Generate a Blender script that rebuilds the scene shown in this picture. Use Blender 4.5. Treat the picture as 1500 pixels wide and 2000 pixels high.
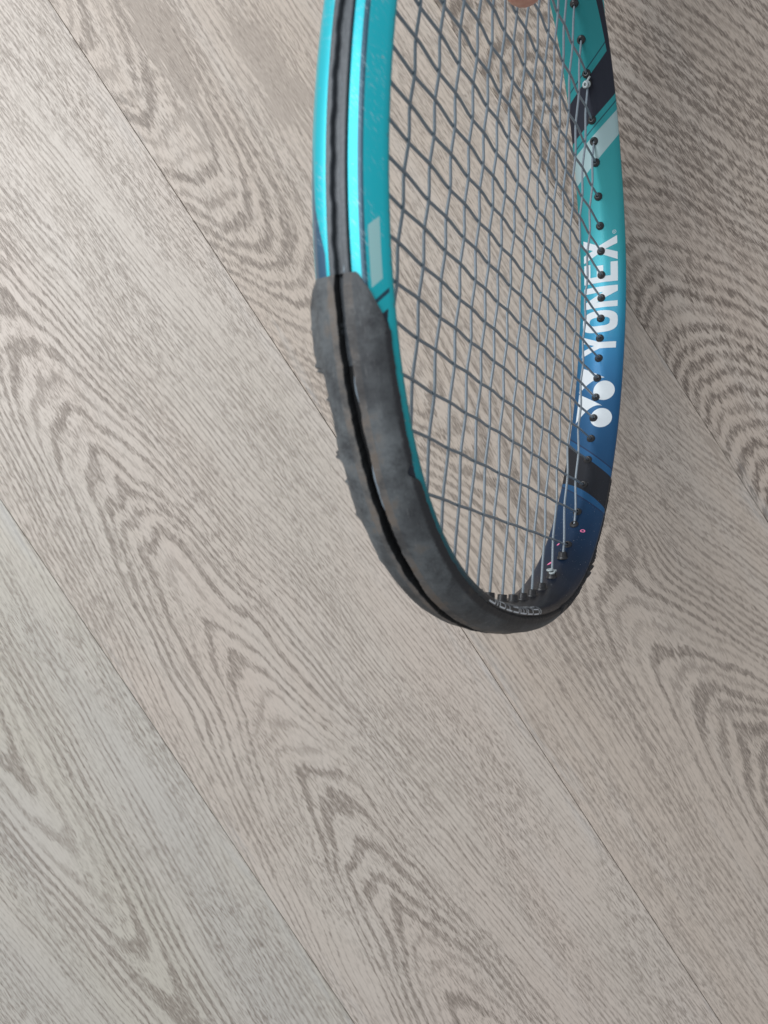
import bpy, bmesh, math, random
import numpy as np
from mathutils import Matrix, Vector

for o in list(bpy.data.objects):
    bpy.data.objects.remove(o)
scene = bpy.context.scene
COL = scene.collection
rnd = random.Random(7)
MM = 0.001

# ---------------------------------------------------------------- camera
CAM_H = 0.4925                     # lens to floor, metres
CAM_TILT = math.radians(-2.15)
cam = bpy.data.cameras.new('camera')
cam_o = bpy.data.objects.new('camera', cam)
COL.objects.link(cam_o)
cam_o.location = (0, 0, CAM_H)
cam_o.rotation_euler = (CAM_TILT, 0, 0)
cam.sensor_fit = 'VERTICAL'
cam.sensor_height = 32.0
cam.lens = 1509.6 / 2000 * 32.0
cam.clip_start = 0.01
cam.clip_end = 50
cam.dof.use_dof = True
cam.dof.focus_distance = 0.405
cam.dof.aperture_fstop = 14.0
scene.camera = cam_o

# ---------------------------------------------------------------- light
world = bpy.data.worlds.new('World')
scene.world = world
world.use_nodes = True
bg = world.node_tree.nodes['Background']
bg.inputs['Color'].default_value = (0.90, 0.94, 1.0, 1)
bg.inputs['Strength'].default_value = 0.46

def area(name, loc, target, sx, sy, power, col):
    l = bpy.data.lights.new(name, 'AREA')
    l.shape = 'RECTANGLE'
    l.size, l.size_y, l.energy, l.color = sx, sy, power, col
    o = bpy.data.objects.new(name, l)
    COL.objects.link(o)
    o.location = loc
    d = Vector(target) - Vector(loc)
    o.rotation_euler = d.to_track_quat('-Z', 'Y').to_euler()
    return o
area('window_light', (-0.95, 0.62, 1.15), (0, 0.05, 0.1), 1.05, 1.25, 29.0, (0.95, 0.975, 1.0))

scene.view_settings.view_transform = 'Standard'
scene.view_settings.look = 'None'
scene.view_settings.exposure = 0.0
scene.view_settings.gamma = 1.0
scene.render.engine = 'CYCLES'

# ---------------------------------------------------------------- helpers
def link(o, parent=None):
    COL.objects.link(o)
    if parent is not None:
        o.parent = parent
    return o

def mesh_obj(name, verts, faces, mat=None, parent=None, smooth=True, sharp=None, uv=None):
    me = bpy.data.meshes.new(name)
    me.from_pydata([tuple(v) for v in verts], [], faces)
    if uv is not None:
        lay = me.uv_layers.new(name='UVMap')
        idx = np.empty(len(me.loops), dtype=np.int32)
        me.loops.foreach_get('vertex_index', idx)
        lay.data.foreach_set('uv', np.asarray(uv, dtype=np.float32)[idx].ravel())
    if smooth:
        me.shade_smooth()
        if sharp:
            me.set_sharp_from_angle(angle=math.radians(sharp))
    me.update()
    if mat:
        me.materials.append(mat)
    return link(bpy.data.objects.new(name, me), parent)

def tube_data(path, rad, n=8, caps=True):
    P = [np.asarray(p, float) for p in path]
    V, F = [], []
    N = len(P)
    up = np.array([0.0, 0, 1])
    for i in range(N):
        t = P[min(i + 1, N - 1)] - P[max(i - 1, 0)]
        t /= np.linalg.norm(t)
        a = np.cross(t, up)
        if np.linalg.norm(a) < 1e-3:
            a = np.cross(t, np.array([1.0, 0, 0]))
        a /= np.linalg.norm(a)
        b = np.cross(a, t)
        up = b
        r = rad[i] if hasattr(rad, '__len__') else rad
        for k in range(n):
            g = 2 * math.pi * k / n
            V.append(P[i] + r * (math.cos(g) * a + math.sin(g) * b))
    for i in range(N - 1):
        for k in range(n):
            k2 = (k + 1) % n
            F.append((i * n + k, i * n + k2, (i + 1) * n + k2, (i + 1) * n + k))
    if caps:
        F.append(tuple(range(n - 1, -1, -1)))
        F.append(tuple((N - 1) * n + k for k in range(n)))
    return V, F

class G:
    """small node-graph writer"""
    def __init__(s, name):
        s.mat = bpy.data.materials.new(name)
        s.mat.use_nodes = True
        s.t = s.mat.node_tree
        s.b = s.t.nodes['Principled BSDF']
    def put(s, sock, v):
        if hasattr(v, 'is_output') or isinstance(v, bpy.types.NodeSocket):
            s.t.links.new(v, sock)
        elif isinstance(v, (tuple, list)) and len(v) == 3 and sock.type == 'RGBA':
            sock.default_value = (*v, 1)
        else:
            sock.default_value = v
    def m(s, op, a, b=None, c=None, clamp=False):
        n = s.t.nodes.new('ShaderNodeMath')
        n.operation = op
        n.use_clamp = clamp
        for i, v in enumerate((a, b, c)):
            if v is not None:
                s.put(n.inputs[i], v)
        return n.outputs[0]
    def add(s, a, b): return s.m('ADD', a, b)
    def sub(s, a, b): return s.m('SUBTRACT', a, b)
    def mul(s, a, b): return s.m('MULTIPLY', a, b)
    def mad(s, a, b, c): return s.m('MULTIPLY_ADD', a, b, c)
    def step(s, x, e0, e1):
        n = s.t.nodes.new('ShaderNodeMapRange')
        n.interpolation_type = 'SMOOTHSTEP'
        s.put(n.inputs['Value'], x)
        s.put(n.inputs['From Min'], e0)
        s.put(n.inputs['From Max'], e1)
        return n.outputs['Result']
    def above(s, x, e, h=0.12): return s.step(x, e - h, e + h)
    def band(s, x, lo, hi, h=0.12):
        return s.mul(s.above(x, lo, h), s.sub(1.0, s.above(x, hi, h)))
    def noise(s, vec, scale, detail=2.0, rough=0.5, dims='3D', dist=0.0, color=False):
        n = s.t.nodes.new('ShaderNodeTexNoise')
        n.noise_dimensions = dims
        s.put(n.inputs['Vector'], vec)
        n.inputs['Scale'].default_value = scale
        n.inputs['Detail'].default_value = detail
        n.inputs['Roughness'].default_value = rough
        n.inputs['Distortion'].default_value = dist
        return n.outputs['Color' if color else 'Fac']
    def mix(s, f, a, b, mode='MIX'):
        n = s.t.nodes.new('ShaderNodeMix')
        n.data_type = 'RGBA'
        n.blend_type = mode
        s.put(n.inputs[0], f)
        s.put(n.inputs[6], a)
        s.put(n.inputs[7], b)
        return n.outputs[2]
    def xyz(s, x, y, z=0.0):
        n = s.t.nodes.new('ShaderNodeCombineXYZ')
        for i, v in enumerate((x, y, z)):
            s.put(n.inputs[i], v)
        return n.outputs[0]
    def sep(s, v):
        n = s.t.nodes.new('ShaderNodeSeparateXYZ')
        s.put(n.inputs[0], v)
        return n.outputs
    def vec(s, op, a, b=None):
        n = s.t.nodes.new('ShaderNodeVectorMath')
        n.operation = op
        s.put(n.inputs[0], a)
        if b is not None:
            s.put(n.inputs[1], b)
        return n.outputs['Value' if op in ('DOT_PRODUCT', 'LENGTH') else 'Vector']
    def coord(s, kind='Object'):
        n = s.t.nodes.new('ShaderNodeTexCoord')
        return n.outputs[kind]
    def ramp(s, x, stops):
        n = s.t.nodes.new('ShaderNodeValToRGB')
        s.put(n.inputs[0], x)
        e = n.color_ramp.elements
        while len(e) < len(stops):
            e.new(0.5)
        for el, (p, c) in zip(e, stops):
            el.position = p
            el.color = (*c, 1)
        return n.outputs[0]
    def bump(s, h, dist, strength=1.0):
        n = s.t.nodes.new('ShaderNodeBump')
        n.inputs['Distance'].default_value = dist
        n.inputs['Strength'].default_value = strength
        s.put(n.inputs['Height'], h)
        s.t.links.new(n.outputs[0], s.b.inputs['Normal'])
    def set(s, **kw):
        names = dict(color='Base Color', rough='Roughness', metal='Metallic', coat='Coat Weight',
                     coat_rough='Coat Roughness', spec='Specular IOR Level', sss='Subsurface Weight')
        for k, v in kw.items():
            s.put(s.b.inputs[names[k]], v)
        return s.mat

# ================================================================ floor
PLANK_W = 0.2006
PLANK_L = 2.2
AXIS = math.radians(213.3)        # plank local y runs along the board

def wood(name, p):
    """oak board: ring field cut by the board face, comb-toothed open pores along the fibre"""
    g = G(name)
    co = g.sep(g.vec('MULTIPLY', g.coord('Object'), (1000.0, 1000.0, 1000.0)))   # mm
    a, b = co[0], co[1]
    sd = p.get('seed', 0) * 137.0
    # fibre waviness
    low = g.noise(g.xyz(g.mul(a, 0.006), g.mul(b, 0.004), sd + 3.3), 1.0, 1.0)
    wv = g.mul(g.sub(low, 0.5), p.get('wave', 26.0))
    af = g.add(a, wv)
    # streak jitter
    j1 = g.noise(g.xyz(g.mul(af, 2.3), g.mul(b, 0.13), sd), 1.0, 2.0, 0.6)
    j2 = g.noise(g.xyz(g.mul(af, 0.45), g.mul(b, 0.03), sd + 9.0), 1.0, 1.0, 0.5)
    jit = g.add(g.mul(g.sub(j1, 0.5), p.get('j', 17.0)), g.mul(g.sub(j2, 0.5), 14.0))
    bj = g.add(b, jit)
    # ring field
    da = g.sub(a, g.mad(b, p.get('a1', 0.0), p['a0']))
    if 'be' in p:
        d = g.sub(bj, p['be'])
        lin = g.mul(g.m('SQRT', g.mad(d, d, p.get('bc', 20.0) ** 2)), 1 / p['lam'])
    else:
        lin = g.mul(bj, p['dir'] / p['lam'])
    # |da| growth that turns linear away from the pith line
    rad = g.m('SQRT', g.mad(da, da, p.get('ac', 30.0) ** 2))
    R = g.mad(rad, p['k'], lin)
    for (ga, gb, sa, sb, amp) in p.get('bumps', []):
        q = g.vec('MULTIPLY', g.vec('SUBTRACT', g.xyz(a, bj, 0.0), (ga, gb, 0.0)), (1 / sa, 1 / sb, 0.0))
        R = g.mad(g.m('POWER', 2.718, g.mul(g.vec('DOT_PRODUCT', q, q), -1.0)), amp, R)
    n1 = g.noise(g.xyz(g.mul(a, 0.020), g.mul(bj, 0.0075), sd + 20.0), 1.0, 2.0, 0.5)
    n2 = g.noise(g.xyz(g.mul(a, 0.06), g.mul(bj, 0.014), sd + 31.0), 1.0, 1.0, 0.5)
    R = g.mad(g.sub(n1, 0.5), p.get('n1', 3.5), R)
    R = g.mad(g.sub(n2, 0.5), p.get('n2', 1.1), R)
    fr = g.m('FRACT', R)
    wn_ = g.t.nodes.new('ShaderNodeTexWhiteNoise')
    wn_.noise_dimensions = '1D'
    g.put(wn_.inputs['W'], g.add(g.m('FLOOR', R), sd))
    rr = wn_.outputs['Value']                       # one random number per ring
    # early-wood band of varying width
    wn = g.noise(g.xyz(g.mul(a, 0.018), g.mul(b, 0.006), sd + 47.0), 1.0, 2.0, 0.5)
    wid = g.add(g.mad(g.sub(wn, 0.5), 0.60, p.get('width', 0.40)), g.mul(g.sub(rr, 0.5), 0.30))
    mid = g.m('POWER', 2.718, g.mul(g.mul(da, da), -1 / p.get('ms', 52.0) ** 2))      # 1 over the cathedral figure
    wid = g.mad(mid, 0.10, g.sub(wid, 0.03))
    ring = g.mul(g.step(fr, 0.0, 0.06), g.sub(1.0, g.step(fr, wid, g.add(wid, 0.06))))
    # pores: fine dark dashes, dense in the bands
    p1 = g.noise(g.xyz(g.mul(af, 2.5), g.mul(b, 0.21), sd + 60.0), 1.0, 1.0, 0.5)
    p2 = g.noise(g.xyz(g.mul(af, 2.0), g.mul(b, 0.115), sd + 71.0), 1.0, 1.0, 0.5)
    p3 = g.noise(g.xyz(g.mul(af, 0.5), g.mul(b, 0.05), sd + 77.0), 1.0, 2.0, 0.5)
    dash = g.step(p1, 0.52, 0.60)
    line = g.step(p2, 0.57, 0.64)
    keep = g.m('MAXIMUM', g.step(p1, 0.40, 0.50), g.step(p2, 0.45, 0.53))
    amp = g.mul(g.mad(g.step(rr, 0.0, 0.55), 0.45, 0.55), g.mad(mid, 0.36, 0.64))
    band = g.mul(g.mul(ring, amp), g.mul(g.mad(keep, 0.80, 0.20), g.mad(g.step(p3, 0.34, 0.54), 0.60, 0.40)))
    dens = g.noise(g.xyz(g.mul(a, 0.03), g.mul(b, 0.008), sd + 90.0), 1.0, 2.0)
    loose = g.mul(g.m('MAXIMUM', g.mul(dash, g.step(p3, 0.42, 0.60)), line), g.mad(g.step(dens, 0.32, 0.62), p.get('loose', 0.55), 0.25))
    for (ga, gb, sa, sb, amp_) in p.get('patches', []):       # broad early-wood patches
        q = g.vec('MULTIPLY', g.vec('SUBTRACT', g.xyz(a, bj, 0.0), (ga, gb, 0.0)), (1 / sa, 1 / sb, 0.0))
        e = g.m('POWER', 2.718, g.mul(g.vec('DOT_PRODUCT', q, q), -1.0))
        e = g.add(e, g.add(g.mul(g.sub(n2, 0.5), 1.6), g.mul(g.sub(j2, 0.5), 1.5)))
        band = g.m('MAXIMUM', band, g.mul(g.mul(g.step(e, 0.42, 0.50), amp_), g.mad(keep, 0.5, 0.5)))
    dark = g.m('MAXIMUM', band, loose)
    fine = g.mul(g.mul(ring, amp), g.mul(dash, 0.50))
    tone = g.noise(g.xyz(g.mul(a, 0.011), g.mul(b, 0.004), sd + 101.0), 1.0, 2.0)
    tone2 = g.noise(g.xyz(g.mul(a, 0.05), g.mul(b, 0.006), sd + 111.0), 1.0, 3.0)
    light = g.mix(g.step(tone, 0.30, 0.72), p.get('c0', (0.470, 0.405, 0.345)), p.get('c1', (0.455, 0.375, 0.310)))
    light = g.mix(g.mul(g.step(tone2, 0.42, 0.75), 0.35), light, (0.54, 0.49, 0.44))
    col = g.mix(g.mul(dark, p.get('con', 0.88)), light, p.get('cd', (0.215, 0.178, 0.148)))
    col = g.mix(fine, col, (0.110, 0.086, 0.070))
    # limed, slightly bluish worn edge along the joints
    ed = g.m('ABSOLUTE', a)
    en = g.noise(g.xyz(g.mul(a, 0.12), g.mul(b, 0.012), sd + 130.0), 1.0, 3.0)
    edge = g.mul(g.step(ed, 87.0, 99.5), g.mul(g.step(en, 0.48, 0.66), g.step(tone, 0.40, 0.60)))
    col = g.mix(g.mul(edge, 0.45), col, (0.47, 0.465, 0.45))
    # rare black nicks
    nk = g.noise(g.xyz(g.mul(af, 0.5), g.mul(b, 0.30), sd + 150.0), 1.0, 1.0)
    col = g.mix(g.mul(g.step(nk, 0.845, 0.87), 0.75), col, (0.05, 0.038, 0.030))
    rough = g.mad(dark, 0.16, 0.40)
    g.bump(g.mul(g.m('MAXIMUM', g.mul(dark, 0.6), g.mul(fine, 1.0)), -1.0), 0.00016, 0.8)
    return g.set(color=col, rough=rough, spec=0.42)

WOODS = {
    # A: lower left board, B, C, D: towards the upper right
    'A': wood('oak_board_silver', dict(seed=1, a0=-11.0, dir=1, lam=46.0, k=0.32, ac=26.0, n1=2.6, n2=1.4, width=0.34,
              c0=(0.470, 0.442, 0.400), c1=(0.485, 0.450, 0.385), wave=14.0, j=26.0, con=0.74, loose=0.80)),
    'B': wood('oak_board_rosy', dict(seed=2, a0=35.0, dir=1, lam=25.0, k=-0.40, ac=46.0, n1=3.2, n2=2.0, width=0.32,
              c0=(0.500, 0.447, 0.390), c1=(0.505, 0.434, 0.376), wave=18.0, con=0.84, loose=0.68,
              bumps=[(20.0, -40.0, 22.0, 30.0, 1.4), (60.0, 60.0, 16.0, 30.0, -1.3), (10.0, 150.0, 18.0, 30.0, 1.5), (-30.0, 40.0, 16.0, 60.0, 0.9)])),
    'C': wood('oak_board_saddle', dict(seed=3, a0=35.0, a1=-0.20, be=55.0, bc=30.0, lam=17.5, k=-0.34, ac=52.0, n1=2.2, n2=1.4, width=0.38,
              bumps=[(-20.0, 108.0, 19.0, 25.0, 4.6)], wave=24.0, loose=0.62, con=0.86,
              patches=[(56.0, -300.0, 12.0, 62.0, 0.62), (8.0, -255.0, 11.0, 55.0, 0.55)],
              c0=(0.490, 0.420, 0.357), c1=(0.485, 0.410, 0.344))),
    'D': wood('oak_board_arched', dict(seed=4, a0=79.0, dir=1, lam=12.5, k=-0.19, ac=34.0, n1=2.4, n2=1.1, width=0.40, wave=40.0, ms=190.0,
              c0=(0.480, 0.406, 0.341), c1=(0.470, 0.394, 0.333), cd=(0.145, 0.114, 0.092), con=0.92)),
}

def plank_mesh(name, w, l, h=0.012, bev=0.00028):
    x, y = w / 2, l / 2
    V, F = [], []
    for (ix, iy, z) in ((x, y, -h), (x, y, -bev * 1.1), (x - bev, y - bev, 0)):
        V += [(-ix, -iy, z), (ix, -iy, z), (ix, iy, z), (-ix, iy, z)]
    for r in range(2):
        for k in range(4):
            k2 = (k + 1) % 4
            F.append((r * 4 + k, r * 4 + k2, r * 4 + 4 + k2, r * 4 + 4 + k))
    F.append((8, 9, 10, 11))
    me = bpy.data.meshes.new(name)
    me.from_pydata(V, [], F)
    me.update()
    return me

def build_floor():
    gg = G('dark_joint')
    jm = gg.set(color=(0.085, 0.070, 0.058), rough=0.9)
    S = 1.6
    base = mesh_obj('floor', [(-S, -S, -0.0125), (S, -S, -0.0125), (S, S, -0.0125), (-S, S, -0.0125)], [(0, 1, 2, 3)], jm, smooth=False)
    base['kind'] = 'structure'
    base['label'] = 'pale limed oak plank floor under the racket'
    ex, ey = Vector((math.cos(AXIS), math.sin(AXIS))), Vector((-math.sin(AXIS), math.cos(AXIS)))
    meshes = {k: plank_mesh('plank', PLANK_W - 0.00026, PLANK_L - 0.0004) for k in 'ABCD'}
    for k in meshes:
        meshes[k].materials.append(WOODS[k])
    order = 'ABCD'
    for row in range(-5, 6):
        kind = order[(1 - row) % 4]        # row 1 = A, 0 = B, -1 = C, -2 = D
        ca = SEAM0 + (row - 0.5) * PLANK_W + PLANK_W
        for n in (-1, 0, 1):
            near = row in (1, 0, -1, -2)
            off = 0.0 if near else ((row * 0.37) % 1.0 - 0.5) * PLANK_L
            cb = n * PLANK_L + off
            if abs(cb) > 1.9 and not near:
                continue
            o = bpy.data.objects.new('plank', meshes[kind])
            link(o, base)
            o.location = (ex.x * ca + ey.x * cb, ex.y * ca + ey.y * cb, rnd.uniform(-0.00012, 0.0))
            o.rotation_euler = (0, 0, AXIS)
SEAM0 = 0.0095     # the joint between boards B and C
build_floor()

# ================================================================ tennis racket
# local frame in millimetres: x across the head, y towards the handle, z normal to the strings
POSE = [2.6712354, 0.2065380, 1.5013055, 59.0061, -120.6818, 340.5827]
FC = [146.787, -1.643, 19.223, -2.996, 0.958, -1.826, -0.717, -0.125, -0.499]
def rod(r):
    r=np.array(r,float);t=np.linalg.norm(r);k=r/t
    K=np.array([[0,-k[2],k[1]],[k[2],0,-k[0]],[-k[1],k[0],0]])
    return np.eye(3)+math.sin(t)*K+(1-math.cos(t))*K@K
RR=rod(POSE[:3]); RT=np.array(POSE[3:6])+RR@np.array([1.2,0,0])
# ---- head outline (inner surface), sampled by signed arc length from the tip
NT=1441
_th=np.linspace(-math.pi,math.pi,NT)
_r=sum(c*np.cos(k*_th) for k,c in enumerate(FC))
OX=_r*np.sin(_th); OY=-_r*np.cos(_th)
_d=np.hypot(np.diff(OX),np.diff(OY)); OS=np.concatenate([[0],np.cumsum(_d)]); OS-=OS[NT//2]
SMAX=OS[-1]
_tx=np.gradient(OX,OS); _ty=np.gradient(OY,OS); _l=np.hypot(_tx,_ty); _tx/=_l;_ty/=_l
def curve(s):
    s=(s+SMAX)%(2*SMAX)-SMAX
    x=np.interp(s,OS,OX);y=np.interp(s,OS,OY);tx=np.interp(s,OS,_tx);ty=np.interp(s,OS,_ty)
    n=math.hypot(tx,ty);tx/=n;ty/=n
    return x,y,tx,ty,ty,-tx   # outward normal

# cross-section of the hoop, half of it: (outward, along z)
PH = np.array([(0, 0), (0.10, 2), (0.24, 3.6), (0.48, 5.2), (0.82, 7.0), (1.15, 8.6), (1.55, 10.2), (2.0, 11.6), (2.5, 12.6), (3.1, 13.2), (4.1, 13.3), (4.9, 12.9),
      (5.5, 12.4), (9.3, 8.7), (9.7, 8.2), (9.95, 7.6), (10.5, 4.3), (10.45, 3.9), (10.1, 3.7), (8.6, 3.6), (8.6, 0)])
QH = np.concatenate([[0], np.cumsum(np.hypot(*np.diff(PH, axis=0).T))])
def sec(Q):
    a = abs(Q)
    return np.interp(a, QH, PH[:, 0]), np.interp(a, QH, PH[:, 1]) * (1 if Q >= 0 else -1)
def surf(s, Q, off=0.0):
    """point of the hoop surface at arc length s and section coordinate Q, lifted by off"""
    r, w = sec(Q)
    r1, w1 = sec(Q + 0.15)
    r0, w0 = sec(Q - 0.15)
    dr, dw = r1 - r0, w1 - w0
    l = math.hypot(dr, dw) or 1
    nr, nw = -dw / l, dr / l          # away from the section's inside
    x, y, tx, ty, nx, ny = curve(s)
    r += nr * off
    w += nw * off
    return np.array([x + nx * r, y + ny * r, w])

cam_m = Matrix.Translation((0, 0, CAM_H)) @ Matrix.Rotation(CAM_TILT, 4, 'X')
pose = Matrix(np.block([[RR, RT[:, None] * MM], [np.zeros((1, 3)), np.ones((1, 1))]]).tolist())
RM = cam_m @ Matrix.Diagonal((1, -1, -1, 1)) @ pose

racket = bpy.data.objects.new('tennis_racket', None)
link(racket)
racket.matrix_world = RM
racket['label'] = 'teal and navy tennis racket held on edge, worn black bumper at the tip'
racket['category'] = 'tennis racket'
racket.empty_display_size = 0.05

def rk(name, V, F, mat, parent=None, **kw):
    return mesh_obj(name, [np.asarray(v) * MM for v in V], F, mat, parent or racket, **kw)

# ---------------------------------------------------------------- racket materials
def paint_material():
    g = G('metallic_fade_paint')
    uv = g.sep(g.coord('UV'))
    s, q = uv[0], uv[1]
    obj = g.coord('Object')
    far = g.above(s, 0.0, 2.0)                      # 1 on the blue-lettered side
    fs = g.mul(s, 1 / 420.0)
    r_far = g.ramp(fs, [(x / 420, c) for x, c in (
        (0, (0.012, 0.013, 0.017)), (48, (0.012, 0.014, 0.021)), (72, (0.011, 0.020, 0.042)), (100, (0.009, 0.034, 0.086)),
        (150, (0.008, 0.066, 0.168)), (200, (0.009, 0.104, 0.250)), (226, (0.011, 0.170, 0.355)), (252, (0.014, 0.265, 0.400)),
        (285, (0.018, 0.300, 0.345)), (320, (0.026, 0.315, 0.335)), (420, (0.026, 0.305, 0.325)))])
    r_far = g.mix(0.14, r_far, (0.0, 0.0, 0.0))
    r_near = g.ramp(g.mul(s, -1 / 420.0), [(x / 420, c) for x, c in (
        (0, (0.014, 0.015, 0.020)), (40, (0.012, 0.018, 0.024)), (62, (0.008, 0.060, 0.085)), (95, (0.008, 0.190, 0.230)),
        (130, (0.010, 0.330, 0.370)), (170, (0.006, 0.400, 0.470)), (420, (0.006, 0.405, 0.495)))])
    col = g.mix(far, r_near, r_far)
    navy, pale = (0.016, 0.019, 0.032), (0.33, 0.46, 0.47)
    inner = g.sub(1.0, g.above(g.m('ABSOLUTE', q), 15.6, 0.1))
    def sheared(k): return g.mad(q, k, s)
    # far side of the hoop, inside face
    def on(col, mask, c): return g.mix(g.mul(mask, inner), col, c)
    col = on(col, g.mul(g.above(sheared(0.75), 157.9), g.sub(1, g.above(sheared(0.73), 162.6))), g.mix(0.35, r_far, (0.02, 0.14, 0.33)))
    lo = g.mad(g.mul(q, q), 0.012, sheared(0.60))
    col = on(col, g.mul(g.above(lo, 137.6), g.sub(1, g.above(sheared(0.75), 157.9))), (0.012, 0.014, 0.020))
    col = on(col, g.mul(g.above(sheared(0.65), 132.7), g.sub(1, g.above(lo, 137.6))), g.mix(0.35, r_far, (0.02, 0.14, 0.33)))
    for k, c in ((0.73, 162.6), (0.65, 132.7)):
        col = on(col, g.band(sheared(k), c - 0.45, c + 0.45), (0.010, 0.030, 0.080))
    col = on(col, g.mul(g.above(sheared(-0.86), 333.5), g.sub(1, g.above(sheared(-0.74), 347.5))), pale)
    col = on(col, g.mul(g.above(sheared(-0.75), 355.4), g.sub(1, g.above(sheared(-0.86), 376.5))), navy)
    for k, c in ((-0.80, 351.2), (-0.85, 381.0)):
        col = on(col, g.band(sheared(k), c - 0.40, c + 0.40), (0.010, 0.070, 0.095))
    col = on(col, g.mul(g.above(g.mad(s, 0.046, q), 29.8), g.above(s, 378.0)), navy)
    # near side, front facet and outside
    fr = g.mul(g.sub(1, far), g.above(q, 15.9, 0.1))
    def onf(col, mask, c): return g.mix(g.mul(mask, fr), col, c)
    nwv = g.noise(g.vec('MULTIPLY', obj, (1000.0, 1000.0, 1000.0)), 0.35, 3.0)
    rag = g.mul(g.sub(nwv, 0.5), 1.5)
    sl = g.mad(q, -0.7, s)
    stripe = g.band(q, 22.05, 23.75)
    col = onf(col, stripe, (0.018, 0.062, 0.095))
    col = onf(col, g.mul(g.band(q, 17.6, 21.1), g.band(sl, -189.8, -173.0)), (0.30, 0.53, 0.53))
    col = onf(col, g.band(sl, -169.3, -168.0), (0.012, 0.05, 0.08))
    crest = g.sub(1, g.above(g.add(q, rag), 16.9, 0.15))
    dk = g.mul(g.above(sl, -164.2), g.sub(1, crest))
    col = onf(col, dk, (0.016, 0.022, 0.034))
    # near side, rear flank: navy flash before the bumper
    bk = g.mul(g.sub(1, far), g.sub(1, g.above(q, -15.9, 0.1)))
    fl = g.mul(g.above(g.mad(q, 4.0, s), -272.0), g.band(q, -25.7, -17.0))
    col = g.mix(g.mul(bk, fl), col, (0.030, 0.085, 0.150))
    # scrapes and chips
    mm = g.vec('MULTIPLY', obj, (1000.0, 1000.0, 1000.0))
    sp = g.sep(mm)
    scr = g.noise(g.xyz(g.mul(s, 0.35), g.mul(g.mad(s, 0.8, g.mul(q, 1.0)), 2.2), 0.0), 1.0, 3.0, 0.6)
    area_ = g.noise(mm, 0.045, 1.0)
    scm = g.mul(g.step(scr, 0.57, 0.66), g.step(area_, 0.42, 0.56))
    near_out = g.mul(g.sub(1, far), g.above(g.m('ABSOLUTE', q), 16.0, 0.3))
    col = g.mix(g.mul(g.mul(scm, near_out), 0.6), col, (0.33, 0.46, 0.49))
    chip = g.noise(mm, 0.62, 2.0)
    col = g.mix(g.mul(g.step(chip, 0.735, 0.755), g.mul(near_out, 0.8)), col, (0.30, 0.27, 0.26))
    speck = g.noise(mm, 1.9, 1.0)
    tipm = g.mul(far, g.sub(1, g.step(s, 110.0, 165.0)))
    col = g.mix(g.mul(g.step(speck, 0.765, 0.79), g.mul(tipm, 0.9)), col, (0.62, 0.62, 0.66))
    # worn edge of the crest
    wear = g.mul(g.band(g.add(g.m('ABSOLUTE', q), g.mul(rag, 0.6)), 14.4, 15.2, 0.2), g.step(chip, 0.55, 0.62))
    col = g.mix(g.mul(wear, 0.35), col, (0.10, 0.10, 0.11))
    flake = g.noise(mm, 6.0, 2.0)
    # black lacquer at the tip is not metallic
    lum = g.step(g.m('ABSOLUTE', s), 55.0, 95.0)
    rough = g.mad(scm, 0.15, g.mad(flake, 0.08, 0.38))
    g.bump(flake, 0.00002, 0.25)
    return g.set(color=col, rough=rough, metal=g.mul(lum, 0.40), coat=0.10, coat_rough=0.12)

def rubber_material():
    g = G('scuffed_black_bumper')
    uv = g.sep(g.coord('UV'))
    s, t = uv[0], g.m('ABSOLUTE', uv[1])
    mm = g.vec('MULTIPLY', g.coord('Object'), (1000.0, 1000.0, 1000.0))
    n1 = g.noise(mm, 0.10, 4.0, 0.6)
    n2 = g.noise(mm, 0.9, 4.0, 0.65)
    n3 = g.noise(g.xyz(g.mul(g.mad(t, 14.0, s), 0.22), g.mul(t, 26.0), 0.0), 1.0, 4.0, 0.65)
    n0 = g.noise(mm, 0.035, 2.0)
    dust = g.mul(g.step(g.add(g.mul(n1, 0.7), g.mul(n2, 0.22)), 0.22, 0.62), g.mad(g.step(n0, 0.36, 0.56), 0.55, 0.45))
    # the flanks are rubbed grey, the turned-over rim stays black
    flank = g.sub(1.0, g.step(g.mad(g.sub(n2, 0.5), 0.22, g.mul(uv[1], g.mad(g.above(uv[1], 0.0, 0.001), 0.5, 0.5))), 0.66, 0.78))
    tipk = g.step(g.m('ABSOLUTE', s), 10.0, 60.0)
    d = g.mul(g.mul(dust, flank), g.mad(tipk, 0.62, 0.38))
    col = g.mix(d, (0.022, 0.023, 0.026), (0.122, 0.134, 0.140))
    lipm = g.mul(g.above(t, 0.0093, 0.0006), g.sub(1.0, g.step(t, 0.015, 0.03)))
    col = g.mix(g.mul(lipm, g.mad(g.step(n1, 0.40, 0.60), 0.55, 0.15)), col, (0.150, 0.122, 0.100))
    brown = g.mul(g.step(n1, 0.54, 0.70), g.sub(1.0, g.step(t, 0.10, 0.40)))
    col = g.mix(g.mul(brown, 0.5), col, (0.120, 0.092, 0.070))
    brown2 = g.mul(g.step(n1, 0.58, 0.76), g.sub(1.0, g.step(g.m('ABSOLUTE', s), 70.0, 120.0)))
    col = g.mix(g.mul(brown2, 0.55), col, (0.120, 0.095, 0.072))
    sc = g.mul(g.step(n3, 0.58, 0.70), flank)
    col = g.mix(g.mul(sc, 0.40), col, (0.20, 0.20, 0.20))
    hole = g.step(g.noise(mm, 0.55, 2.0), 0.74, 0.77)
    col = g.mix(g.mul(hole, 0.6), col, (0.01, 0.01, 0.012))
    col = g.mix(g.sub(1.0, g.above(t, 0.0088, 0.0006)), col, (0.012, 0.013, 0.014))     # inside of the channel
    g.bump(g.add(n2, g.mul(g.noise(mm, 3.5, 3.0), 0.5)), 0.00018, 0.6)
    return g.set(color=col, rough=g.mad(d, 0.22, 0.55), spec=0.35)

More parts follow.
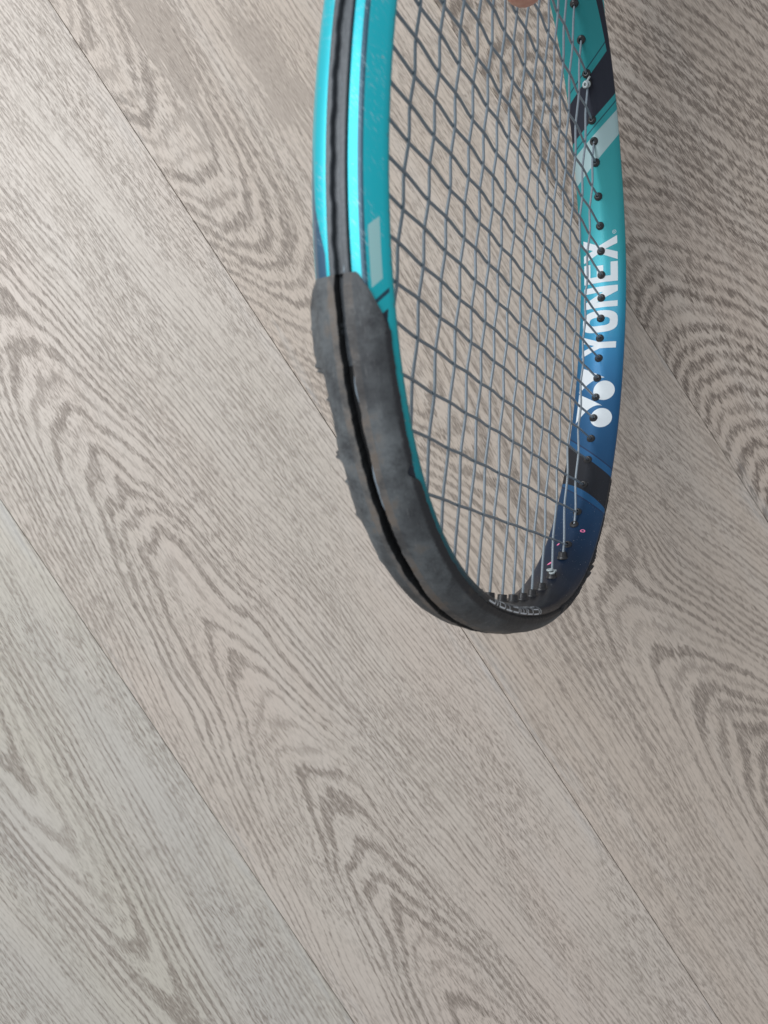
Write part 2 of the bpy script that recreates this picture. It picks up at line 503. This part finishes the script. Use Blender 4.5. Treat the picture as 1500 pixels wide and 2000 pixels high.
def simple(name, c, rough, spec=0.5, metal=0.0, noise=0.0):
    g = G(name)
    col = c
    if noise:
        n = g.noise(g.vec('MULTIPLY', g.coord('Object'), (1000.0, 1000.0, 1000.0)), 0.8, 3.0)
        col = g.mix(g.mul(g.step(n, 0.35, 0.75), noise), c, tuple(min(1, v * 2.2 + 0.03) for v in c))
    return g.set(color=col, rough=rough, spec=spec, metal=metal)

M_PAINT = paint_material()
M_RUBBER = rubber_material()
M_GROM = simple('black_nylon', (0.018, 0.018, 0.020), 0.38, 0.5, 0.0, 0.25)
M_STRIP = simple('dark_grey_strip', (0.046, 0.054, 0.062), 0.45, 0.5, 0.0, 0.25)
M_STRING = simple('grey_polyester_string', (0.180, 0.220, 0.255), 0.26, 0.6, 0.0, 0.10)
M_WHITE = simple('white_print', (0.66, 0.71, 0.74), 0.5, 0.4)
M_SILVER = simple('silver_print', (0.62, 0.66, 0.70), 0.35, 0.4)
M_PINK = simple('pink_paint', (0.90, 0.22, 0.42), 0.5)
M_KNOT = simple('pale_string_knot', (0.40, 0.45, 0.46), 0.35)

# ---------------------------------------------------------------- hoop
def build_hoop():
    prof = [(q, 1) for q in QH] 
    Qs = list(QH[:-1]) + [QH[-1]] + [-q for q in QH[-2:0:-1]]
    sgn = len(QH)
    # closed profile: + half outwards, then - half back; close with a seam vertex
    P = [(PH[i][0], PH[i][1], QH[i]) for i in range(len(QH))]
    P += [(PH[i][0], -PH[i][1], -QH[i]) for i in range(len(QH) - 1, -1, -1)]
    n = len(P)
    NS = 420
    V, F, UV = [], [], []
    for k in range(NS + 1):
        s = -SMAX + 2 * SMAX * k / NS
        x, y, tx, ty, nx, ny = curve(s if k < NS else SMAX - 1e-6)
        if k in (0, NS):
            x, y, tx, ty, nx, ny = 0, OY[0], 1, 0, 0, 1
        for r, w, Q in P:
            V.append((x + nx * r, y + ny * r, w))
            UV.append((s, Q))
    for k in range(NS):
        for i in range(n - 1):
            F.append((k * n + i, k * n + i + 1, (k + 1) * n + i + 1, (k + 1) * n + i))
    return rk('frame', V, F, M_PAINT, sharp=28, uv=UV)
hoop = build_hoop()

# arms and handle (mostly above the picture)
def sweep_section(path, secs):
    V, F = [], []
    n = len(secs[0])
    for (c, nrm), sc in zip(path, secs):
        for (r, w) in sc:
            V.append((c[0] + nrm[0] * r, c[1] + nrm[1] * r, w))
    for k in range(len(path) - 1):
        for i in range(n):
            i2 = (i + 1) % n
            F.append((k * n + i, k * n + i2, (k + 1) * n + i2, (k + 1) * n + i))
    F.append(tuple(range(n - 1, -1, -1)))
    F.append(tuple((len(path) - 1) * n + i for i in range(n)))
    return V, F
M_TEAL = simple('plain_teal_paint', (0.03, 0.42, 0.47), 0.3, 0.5, 0.3)
M_GRIP = simple('black_grip_tape', (0.03, 0.03, 0.032), 0.8)
for sg in (-1, 1):
    path, secs = [], []
    b0, b1, b2, b3 = [np.array(p, float) for p in ((sg * 79, 147), (sg * 60, 178), (sg * 30, 225), (sg * 13, 305))]
    for k in range(17):
        t = k / 16
        c = (1 - t) ** 3 * b0 + 3 * (1 - t) ** 2 * t * b1 + 3 * (1 - t) * t * t * b2 + t ** 3 * b3
        d = -3 * (1 - t) ** 2 * b0 + 3 * ((1 - t) ** 2 - 2 * t * (1 - t)) * b1 + 3 * (2 * t * (1 - t) - t * t) * b2 + 3 * t * t * b3
        d /= np.linalg.norm(d)
        path.append((c, (d[1] * 1.0, -d[0] * 1.0)))
        secs.append([((4.0 + 1.6 * min(1, t * 4)) * math.cos(a), (11.4 - 0.6 * t) * math.sin(a)) for a in np.linspace(0, 2 * math.pi, 16, endpoint=False)])
    V, F = sweep_section(path, secs)
    rk('throat_arm', V, F, M_TEAL)
path = [((0, y), (1, 0)) for y in (296, 330, 338, 345, 520, 524, 532)]
sc = []
for y in (296, 330, 338, 345, 520, 524, 532):
    k = {296: 1.0, 330: 0.98, 338: 0.98, 345: 1.06, 520: 1.06, 524: 1.2, 532: 1.2}[y]
    sc.append([(14.5 * k * math.cos(a), 16.5 * k * math.sin(a)) for a in np.linspace(math.pi / 8, 2 * math.pi + math.pi / 8, 8, endpoint=False)])
V, F = sweep_section(path, sc)
rk('grip', V, F, M_GRIP, smooth=False)

# ---------------------------------------------------------------- grommet strip in the outer channel
def build_strip():
    P = [(8.7, -3.5), (10.9, -3.5), (11.2, -3.2), (11.2, -1.9), (10.9, -1.6), (9.3, -1.5), (9.3, 1.5), (10.9, 1.6), (11.2, 1.9), (11.2, 3.2), (10.9, 3.5), (8.7, 3.5)]
    n = len(P)
    NS = 360
    V, F = [], []
    s0 = 138.0
    for sg in (-1, 1):
        base = len(V)
        for k in range(NS + 1):
            s = sg * (s0 + (430 - s0) * k / NS)
            x, y, tx, ty, nx, ny = curve(s)
            wob = 0.18 * math.sin(s * 0.41) + 0.12 * math.sin(s * 0.93 + 1)
            for i, (r, w) in enumerate(P):
                ww = w + (wob if 3 <= i <= 8 else 0)
                V.append((x + nx * r, y + ny * r, ww))
        for k in range(NS):
            for i in range(n - 1):
                q = (base + k * n + i, base + k * n + i + 1, base + (k + 1) * n + i + 1, base + (k + 1) * n + i)
                F.append(q if sg > 0 else q[::-1])
        for c in ((0, 1, 2, 3, 4, 5), (6, 7, 8, 9, 10, 11), (0, 5, 6, 11)):
            F.append(tuple(base + i for i in c))
    return rk('grommet_strip', V, F, M_STRIP, sharp=40)
STRIP = build_strip()

# ---------------------------------------------------------------- bumper guard
def vnoise(x, seed=0):
    def h(i):
        v = math.sin((i + seed * 57.3) * 12.9898) * 43758.5453
        return v - math.floor(v)
    i = math.floor(x)
    f = x - i
    f = f * f * (3 - 2 * f)
    return h(i) * (1 - f) + h(i + 1) * f
def fbm(x, seed=0):
    return sum(vnoise(x * 2 ** k, seed + k * 11) * 0.5 ** k for k in range(4)) / 1.875

def flank_pt(s, t, side, h):
    """side +1 front, -1 rear; t 0 at the channel lip .. 1 at the crest"""
    Q = 26.4 + t * (15.3 - 26.4)
    return surf(s, side * Q, h)

# torn outline of the rear flank: arc length, reach towards the crest, stand-off
TS = [-163, -155, -146, -140, -136, -122, -112, -108, -92, -86, -70, -60, -30, 0, 163]
TF = [0.90, 1.04, 1.06, 0.98, 0.80, 0.70, 0.93, 0.74, 0.99, 0.80, 1.00, 0.88, 0.98, 0.95, 0.95]
SPIKES = [-138.8, -137.3, -129.0, -112.2, -110.9, -103.0, -90.5, -71.0]
TH = [0.30, 1.70, 2.10, 1.50, 0.40, 0.20, 0.60, 0.20, 0.85, 0.30, 0.70, 0.30, 0.60, 0.50, 0.50]
def build_bumper():
    SB0, SB1 = -163.0, 163.0
    NS = 900
    NK = 10
    V, F, UV = [], [], []
    ring = None
    for k in range(NS + 1):
        s = SB0 + (SB1 - SB0) * k / NS
        d = min(s - SB0, SB1 - s)            # distance from the nearer end
        tipf = math.exp(-(s / 75.0) ** 2)
        row, ruv = [], []
        for side in (-1, 1):
            if side > 0:
                ramp = 0.08 + 0.92 * min(1.0, d / 17.0) ** 0.75 + 0.03 * (fbm(s * 0.5, 61) - 0.5)
                full = 0.87 + 0.03 * (fbm(s * 0.11, 3) - 0.5)
                if s > 45:
                    full += 0.10 + 0.16 * (fbm(s * 0.45, 31) - 0.5)
                # a broken notch where paint shows
                if s < 0:
                    full -= 0.24 * math.exp(-((s + 105.5) / 2.2) ** 2)
                    full += 0.07 * min(1.0, max(0.0, (s + 104.0) / 2.0)) * min(1.0, max(0.0, -s / 60.0)) + 0.04 * (fbm(s * 0.6, 41) - 0.5)
            else:
                ramp = min(1.0, 0.50 + 0.5 * min(1.0, d / 9.0) ** 0.6) + 0.06 * (fbm(s * 0.5, 62) - 0.5)
                full = np.interp(s, TS, TF) + 0.10 * (fbm(s * 0.5, 6) - 0.5) + 0.05 * (fbm(s * 1.3, 7) - 0.5)
                spike = max(math.exp(-((s - q_) / 0.55) ** 2) * (0.6 + 0.8 * vnoise(q_, 3)) for q_ in SPIKES)
                full += 0.10 * spike
            te = max(0.06, min(1.10, ramp * full))
            hb = (1.25 + 1.35 * tipf) * min(1.0, 0.35 + d / 5.0)
            pts = []
            for i in range(NK + 1):
                t = te * i / NK
                e = (te - t)
                h = hb * (0.55 + 0.45 * min(1, e / 0.25))
                if side > 0 and 48 < s < 104:          # torn shreds standing off the edge
                    tear = max(0.0, fbm(s * 0.38, 71) - 0.50) * 4.5 + 0.8 * (fbm(s * 1.1, 72) - 0.5)
                    h += (i / NK) ** 2 * (0.35 + tear) * min(1.0, (s - 48) / 12.0) * min(1.0, (104 - s) / 10.0)
                h += 0.22 * (fbm(s * 0.16 + i * 3.1, 9) - 0.5) + 0.10 * (fbm(s * 0.9 + i * 7, 12) - 0.5)
                if side < 0:
                    h += 0.5 * math.exp(-((s + 146.0) / 9.0) ** 2) * (i / NK)
                    h += (i / NK) ** 3 * (np.interp(s, TS, TH) + 0.8 * (fbm(s * 0.33, 51) - 0.5) + 1.1 * spike)
                pts.append((flank_pt(s, t, side, max(0.15, h)), side * (0.02 + t)))
            pts.append((flank_pt(s, te + 0.005, side, -0.25), side * (te + 0.02)))
            # lip and channel wall
            x, y, tx, ty, nx, ny = curve(s)
            lipr = 10.5 + hb + 0.55 + 0.35 * (fbm(s * 0.35 + side * 50, 21) - 0.5)
            lw = 1.60 + 1.5 * (fbm(s * 0.10 + side * 90, 22) - 0.5) + 0.4 * (fbm(s * 0.7 + side * 90, 23) - 0.5)
            lip = [(np.array([x + nx * (lipr - 0.15), y + ny * (lipr - 0.15), side * (lw + 0.95)]), side * 0.016),
                   (np.array([x + nx * lipr, y + ny * lipr, side * (lw + 0.25)]), side * 0.010),
                   (np.array([x + nx * (lipr - 0.35), y + ny * (lipr - 0.35), side * lw]), side * 0.008),
                   (np.array([x + nx * 9.2, y + ny * 8.75, side * (lw - 0.1)]), side * 0.004)]
            seq = lip[::-1] + pts          # from channel floor to edge
            row.append(seq)
        full_row = row[0][::-1] + row[1]
        n = len(full_row)
        for P, u in full_row:
            V.append(P)
            UV.append((s, u))
    for k in range(NS):
        for i in range(n - 1):
            F.append((k * n + i, (k + 1) * n + i, (k + 1) * n + i + 1, k * n + i + 1)[::-1])
    F.append(tuple(range(n)))
    F.append(tuple(NS * n + i for i in range(n))[::-1])
    return rk('bumper_guard', V, F, M_RUBBER, sharp=50, uv=UV)
bumper = build_bumper()
bumper['label'] = 'scraped black bumper guard around the tip'

# ---------------------------------------------------------------- strings
MU = [6.6, 18.9, 30.1, 41.6, 53.8, 67.7, 82.5, 98.7]
MAINS = [-u for u in MU[::-1]] + MU
CROSS = [-125.5, -106.2, -89.7, -74.5, -61.5, -48.8, -36, -24.2, -12, 0.2, 12.2, 24.4, 37.7, 51, 64.5, 79.5, 96, 115.5, 134.5]
SR = 0.62
HALF = NT // 2
def y_on_hoop(x, top):
    """inner-surface y at abscissa x, tip or throat side; also s"""
    i = np.where((OY > 0) == top)[0]
    xs, ys, ss = OX[i], OY[i], OS[i]
    if top:
        j = np.argsort(xs)
        return np.interp(x, xs[j], ys[j]), np.interp(x, xs[j], ss[j])
    j = np.argsort(xs)
    return np.interp(x, xs[j], ys[j]), np.interp(x, xs[j], ss[j])
def s_from_y(y, side):
    i = np.where(OX * side > 20)[0]
    j = np.argsort(OY[i])
    return np.interp(y, OY[i][j], OX[i][j]), np.interp(y, OY[i][j], OS[i][j])

AMP = 0.38
holes = []     # (s, kind)
def weave(pos, others, parity):
    """smooth over/under offset along a string at coordinate pos"""
    o = np.asarray(others)
    if pos <= o[0]:
        return parity(0) * AMP * max(0, 1 - (o[0] - pos) / 12.0)
    if pos >= o[-1]:
        return parity(len(o) - 1) * AMP * max(0, 1 - (pos - o[-1]) / 12.0)
    k = int(np.searchsorted(o, pos)) - 1
    f = (pos - o[k]) / (o[k + 1] - o[k])
    a, b = parity(k), parity(k + 1)
    # straight run between crossings with short rounded bends
    if f < 0.5:
        pass
    e = 0.16
    g = min(1, max(0, (f - e) / (1 - 2 * e)))
    return AMP * (a + (b - a) * (0.35 * (f * f * (3 - 2 * f)) + 0.65 * g))

for i, u in enumerate(MAINS):
    yb, sb = y_on_hoop(u, False)
    yt, st = y_on_hoop(u, True)
    holes.append((sb, 'tip', i))
    holes.append((st, 'throat', i))
    idx = [j for j, v in enumerate(CROSS) if yb + 6 < v < yt - 6]
    oth = [CROSS[j] for j in idx]
    par = lambda k: 1 if (i + idx[k]) % 2 == 0 else -1
    ys = sorted(set(list(np.arange(yb - 7, yt + 7, 1.5)) + oth))
    path = [(u + 0.12 * math.sin(y * 0.05 + i), y, weave(y, oth, par)) for y in ys]
    V, F = tube_data(path, SR, 8)
    rk('main_string', V, F, M_STRING)
for j, v in enumerate(CROSS):
    xl, sl = s_from_y(v, -1)
    xr, sr = s_from_y(v, 1)
    holes.append((sl, 'side', j))
    holes.append((sr, 'side', j))
    idx = [i for i, u in enumerate(MAINS) if xl + 6 < u < xr - 6]
    oth = [MAINS[i] for i in idx]
    par = lambda k: -1 if (idx[k] + j) % 2 == 0 else 1
    xs = sorted(set(list(np.arange(xl - 7, xr + 7, 1.2)) + oth))
    path = [(x, v + 0.15 * math.sin(x * 0.04 + j), weave(x, oth, par)) for x in xs]
    V, F = tube_data(path, SR, 8)
    rk('cross_string', V, F, M_STRING)

# string runs in the outer channel between neighbouring holes
hs = sorted(holes)
side_l = sorted([h for h in hs if h[1] == 'side' and h[0] < 0], key=lambda h: h[2])
side_r = sorted([h for h in hs if h[1] == 'side' and h[0] > 0], key=lambda h: h[2])
tips = sorted([h for h in hs if h[1] == 'tip'], key=lambda h: h[2])
def channel_run(sa, sb, w0=0.5):
    lo, hi = min(sa, sb), max(sa, sb)
    path = []
    for k in range(25):
        t = k / 24
        s = lo + (hi - lo) * t
        lift = min(1.0, min(t, 1 - t) * (hi - lo) / 9.0)
        lift = lift * lift * (3 - 2 * lift)
        x, y, tx, ty, nx, ny = curve(s)
        r = 7.6 + 2.5 * lift + (0.9 if abs(s) < 160 else 0.35)
        path.append((x + nx * r, y + ny * r, w0 + 0.5 * math.sin(math.pi * t)))
    V, F = tube_data(path, SR, 8)
    rk('string_loop', V, F, M_STRING)
for L, st in ((side_l, 1), (side_r, 0)):
    for a in range(st, len(L) - 1, 2):
        channel_run(L[a][0], L[a + 1][0], 0.9)
for a in range(0, 16, 2):
    if a not in (14,):
        channel_run(tips[a][0], tips[a + 1][0], 0.7)

# ---------------------------------------------------------------- grommets
def ring_verts(c, ax, u, v, prof, n=18):
    V, F = [], []
    for (h, r) in prof:
        for k in range(n):
            g = 2 * math.pi * k / n
            V.append(c + ax * h + r * (math.cos(g) * u + math.sin(g) * v))
    for i in range(len(prof) - 1):
        for k in range(n):
            k2 = (k + 1) % n
            F.append((i * n + k, i * n + k2, (i + 1) * n + k2, (i + 1) * n + k))
    return V, F
def grommet(s, kind, direction):
    x, y, tx, ty, nx, ny = curve(s)
    ax = np.array([*direction, 0.0])
    ax /= np.linalg.norm(ax)
    u = np.array([-ax[1], ax[0], 0.0])
    v = np.array([0, 0, 1.0])
    c = np.array([x, y, 0.0])
    if kind == 'tip':
        prof = [(-0.9, 2.75), (0.0, 2.75), (0.35, 2.55), (0.4, 2.15), (2.6, 2.05), (2.85, 1.85), (2.85, 1.25), (2.5, 0.95), (0.2, 0.85)]
    else:
        prof = [(-0.8, 2.35), (0.2, 2.35), (0.75, 2.05), (0.95, 1.65), (1.35, 1.50), (1.5, 1.30), (1.45, 0.95), (0.2, 0.82)]
    V, F = ring_verts(c, ax, u, v, prof)
    rk('grommet', V, F, M_GROM, STRIP, sharp=35)
for s, kind, i in hs:
    x, y, tx, ty, nx, ny = curve(s)
    if kind == 'tip':
        grommet(s, 'tip' if abs(MAINS[i]) < 84 else 'side', (0 - 0.25 * nx, 1.0) if abs(MAINS[i]) < 84 else (-nx, -ny))
    elif kind == 'throat':
        grommet(s, 'side', (-nx, -ny) if y < 150 else (0, -1))
    else:
        grommet(s, 'side', (-nx * 0.6 - 0.4 * np.sign(x), -ny * 0.6))

def knot(s, tail, end):
    """tied-off string end at a grommet"""
    x, y, tx, ty, nx, ny = curve(s)
    c = np.array([x - nx * 2.9, y - ny * 2.9, 0.0])
    T = np.array([tx, ty, 0.0])
    Nn = np.array([-nx, -ny, 0.0])
    Z = np.array([0, 0, 1.0])
    path = []
    for k in range(34):
        t = k / 33
        g = t * 2 * math.pi * 1.8
        path.append(c + T * (1.35 * math.cos(g)) + Nn * (0.3 + 0.75 * math.sin(g * 0.5)) + Z * (1.35 * math.sin(g) + (t - 0.5) * 1.8))
    last = path[-1]
    for k in range(1, 6):
        path.append(last + np.array(tail) * k / 5)
    V, F = tube_data(path, SR * 0.95, 8)
    rk('string_knot', V, F, M_KNOT)
knot([h[0] for h in hs if h[1] == 'tip' and h[2] == 13][0], (1.2, 0.6, 2.6), 0)
knot([h[0] for h in hs if h[1] == 'throat' and h[2] == 14][0], (-0.6, 3.2, 2.4), 0)

# ---------------------------------------------------------------- print on the inside of the hoop
def decal(name, polys, mat, mapper, parent=None, maxlen=1.2):
    """flat polygons in print space, cut small and laid on the surface"""
    bm = bmesh.new()
    for poly in polys:
        vs = [bm.verts.new((p[0], p[1], 0)) for p in poly]
        bm.faces.new(vs)
    bmesh.ops.triangulate(bm, faces=bm.faces[:])
    for _ in range(9):
        es = [e for e in bm.edges if e.calc_length() > maxlen]
        if not es:
            break
        bmesh.ops.subdivide_edges(bm, edges=es, cuts=1)
        bmesh.ops.triangulate(bm, faces=bm.faces[:])
    V = [mapper(v.co.x, v.co.y) for v in bm.verts]
    bm.verts.index_update()
    F = [tuple(v.index for v in f.verts) for f in bm.faces]
    bm.free()
    # face the way the surface does
    if F:
        a, b, c = (np.asarray(V[k]) for k in F[0])
        nrm = np.cross(b - a, c - a)
        up = mapper.up if hasattr(mapper, 'up') else None
    return rk(name, V, F, mat, parent or hoop)

IN = lambda s, w: surf(s, w, 0.07)
# letter box: x along s (reading direction +s), y is height, 0 at w=+9.3 (base) .. 20 at w=-10.7
def L(s0, width):
    return lambda pts: [(s0 + px * width, 9.3 - py * 20.0) for px, py in pts]
def strokes(*polys): return polys
def arc_o(n=28):
    out, inn = [], []
    for k in range(n):
        g = 2 * math.pi * k / n
        cx, sy = math.cos(g), math.sin(g)
        e = 0.62
        out.append((0.5 + 0.5 * math.copysign(abs(cx) ** e, cx), 0.5 + 0.52 * math.copysign(abs(sy) ** (e * 1.25), sy)))
        inn.append((0.5 + 0.20 * math.copysign(abs(cx) ** e, cx), 0.5 + 0.30 * math.copysign(abs(sy) ** (e * 1.1), sy)))
    return [[out[k], out[(k + 1) % n], inn[(k + 1) % n], inn[k]] for k in range(n)]
letters = {
    'Y': (222.6, 12.6, [[(0.35, 0), (0.65, 0), (0.65, 0.46), (0.35, 0.46)], [(0.35, 0.46), (0.65, 0.46), (0.50, 0.62)],
                        [(0.35, 0.46), (0.50, 0.62), (0.30, 1.0), (0.0, 1.0)], [(0.65, 0.46), (1.0, 1.0), (0.70, 1.0), (0.50, 0.62)]]),
    'O': (236.8, 13.2, arc_o()),
    'N': (251.8, 12.4, [[(0, 0), (0.27, 0), (0.27, 1), (0, 1)], [(0.73, 0), (1, 0), (1, 1), (0.73, 1)], [(0.27, 1.0), (0.27, 0.60), (0.73, 0.0), (0.73, 0.40)]]),
    'E': (266.6, 11.2, [[(0, 0), (0.31, 0), (0.31, 1), (0, 1)], [(0.31, 0), (1, 0), (1, 0.20), (0.31, 0.20)], [(0.31, 0.41), (0.88, 0.41), (0.88, 0.60), (0.31, 0.60)],
                        [(0.31, 0.80), (1, 0.80), (1, 1), (0.31, 1)]]),
    'X': (278.8, 13.4, [[(0, 0), (0.32, 0), (0.50, 0.34), (0.34, 0.52)], [(0.68, 0), (1, 0), (0.66, 0.52), (0.50, 0.34)],
                        [(0.34, 0.52), (0.50, 0.34), (0.66, 0.52), (0.50, 0.70)], [(0.34, 0.52), (0.50, 0.70), (0.33, 1), (0.02, 1)],
                        [(0.66, 0.52), (0.98, 1), (0.67, 1), (0.50, 0.70)]]),
}
for ch, (s0, wd, polys) in letters.items():
    f = L(s0, wd)
    decal('letter', [f(p) for p in polys], M_WHITE, IN)
def disc(s, w, r, n=36):
    return [(s + r * math.cos(2 * math.pi * k / n), w + r * math.sin(2 * math.pi * k / n)) for k in range(n)]
def ann(s, w, r0, r1, n=28):
    o = disc(s, w, r1, n)
    i = disc(s, w, r0, n)
    return [[o[k], o[(k + 1) % n], i[(k + 1) % n], i[k]] for k in range(n)]
# emblem: two balls, each with a curved wedge
emb = []
def wedge(top, tip, mid, end):
    """sail: straight upper edge, hollow lower edge"""
    top, tip, mid, end = (np.array(p, float) for p in (top, tip, mid, end))
    c = 2 * mid - (tip + end) / 2
    pts = [tuple(top)]
    for k in range(9):
        t = k / 8
        pts.append(tuple((1 - t) ** 2 * tip + 2 * t * (1 - t) * c + t * t * end))
    tri = []
    for k in range(1, len(pts) - 1):
        tri.append([pts[0], pts[k], pts[k + 1]])
    return tri
emb.append(disc(201.0, 4.3, 6.0))
emb.append(disc(184.0, 4.2, 6.0))
emb += wedge((216.2, -9.8), (208.9, 4.2), (206.9, -3.0), (200.4, -10.6))
emb += wedge((199.9, -10.4), (191.5, 4.2), (190.2, -2.7), (181.6, -10.6))
decal('emblem', emb, M_WHITE, IN)
decal('registered_mark', ann(294.3, 7.9, 0.85, 1.05) + [[(293.9, 7.5), (294.7, 7.5), (294.7, 7.65), (293.9, 7.65)], [(293.9, 7.5), (294.05, 7.5), (294.05, 8.3), (293.9, 8.3)], [(294.3, 8.3), (294.55, 8.3), (294.75, 7.6), (294.5, 7.6)]], M_WHITE, IN, maxlen=0.8)

# outlined word on the crest at the tip
def stroke_poly(pts, th):
    out = []
    for (a, b) in zip(pts, pts[1:]):
        d = np.array(b, float) - np.array(a, float)
        l = np.linalg.norm(d)
        if l < 1e-6:
            continue
        d /= l
        nrm = np.array([-d[1], d[0]]) * th / 2
        a2, b2 = np.array(a) - d * th / 2, np.array(b) + d * th / 2
        out.append([tuple(a2 + nrm), tuple(b2 + nrm), tuple(b2 - nrm), tuple(a2 - nrm)])
    return out
GL = {'I': [[(0.5, 0), (0.5, 1)]], 'S': [[(1, 1), (0, 1), (0, .5), (1, .5), (1, 0), (0, 0)]], 'O': [[(0, 0), (1, 0), (1, 1), (0, 1), (0, 0)]],
      'M': [[(0, 0), (0, 1), (1, 1), (1, 0)], [(0.5, 1), (0.5, 0)]], 'E': [[(1, 1), (0, 1), (0, 0), (1, 0)], [(0, .5), (0.9, .5)]],
      'T': [[(0, 1), (1, 1)], [(0.5, 1), (0.5, 0)]], 'R': [[(0, 0), (0, 1), (1, 1), (1, .5), (0, .5)], [(0.4, .5), (1, 0)]], 'C': [[(1, 1), (0, 1), (0, 0), (1, 0)]]}
sx = 18.0
for ch in 'ISOMETRIC':
    wd = 0.6 if ch == 'I' else (6.6 if ch == 'M' else 5.2)
    polys = []
    for pl in GL[ch]:
        polys += stroke_poly([(sx - px * wd, 11.2 + py * 4.0) for px, py in pl], 0.62)
    decal('print_letter', polys, M_SILVER, lambda a, b: surf(a, b, 0.10), maxlen=0.45)
    sx -= wd + 1.9

# pink paint marks
decal('paint_mark', ann(109.9, 5.4, 0.75, 1.35), M_PINK, lambda a, b: surf(109.9 + (a - 109.9) * 0.75, b, 0.08))
decal('paint_mark', [disc(99.6, -5.2, 0.9, 14)], M_PINK, lambda a, b: surf(a, -5.2 + (b + 5.2) * 0.6 + (a - 99.6) * 0.5, 0.08))
decal('paint_mark', [disc(84.0, -5.2, 1.6, 14)], M_PINK, lambda a, b: surf(a, -5.2 + (b + 5.2) * 0.5 + (a - 84.0) * 0.6, 0.08))

# ================================================================ hand
def build_hand():
    g = G('skin')
    n = g.noise(g.vec('MULTIPLY', g.coord('Object'), (1000.0, 1000.0, 1000.0)), 0.25, 3.0)
    skin = g.set(color=g.mix(g.step(n, 0.3, 0.7), (0.56, 0.27, 0.20), (0.66, 0.36, 0.27)), rough=0.5, sss=0.15)
    g.b.inputs['Subsurface Radius'].default_value = (0.006, 0.003, 0.002)
    pts = [((-6, 330, 40), 24), ((-8, 268, 36), 24), ((-10, 225, 30), 22)]      # forearm, wrist, palm
    edges = [(0, 1), (1, 2)]
    chains = [  # knuckle .. tip
        [((-31, 186, 27), 12), ((-34, 146, 22), 9.5), ((-36, 110, 14), 9.2), ((-36, 83.5, 8.5), 9.4)],     # index, on the strings
        [((-9, 190, 28), 12), ((-9, 158, 26), 9.8), ((-9, 140, 15), 9.0), ((-10, 136, 8.5), 8.0)],
        [((13, 194, 27), 11.5), ((15, 170, 25), 9.4), ((16, 156, 15), 8.8), ((16, 152, 8.5), 7.8)],
        [((34, 202, 25), 10.5), ((38, 184, 23), 8.4), ((40, 173, 15), 7.8), ((40, 168, 8.2), 7.0)],
        [((-42, 228, 22), 13), ((-64, 200, 18), 11), ((-73, 186, 15), 10), ((-77, 172, 12), 8.8)],          # thumb
    ]
    for ch in chains:
        prev = 2
        for p in ch:
            pts.append(p)
            edges.append((prev, len(pts) - 1))
            prev = len(pts) - 1
    me = bpy.data.meshes.new('person')
    me.from_pydata([tuple(c * MM for c in p[0]) for p in pts], edges, [])
    o = link(bpy.data.objects.new('person', me))
    sk = o.modifiers.new('skin', 'SKIN')
    for v, p in zip(me.skin_vertices[0].data, pts):
        v.radius = (p[1] * MM, p[1] * MM)
    me.skin_vertices[0].data[2].use_root = True
    sb = o.modifiers.new('sub', 'SUBSURF')
    sb.levels = sb.render_levels = 2
    sk.use_smooth_shade = True
    me.materials.append(skin)
    o.matrix_world = RM
    o['label'] = 'bare hand of a person, one fingertip resting on the strings'
    o['category'] = 'hand'
build_hand()
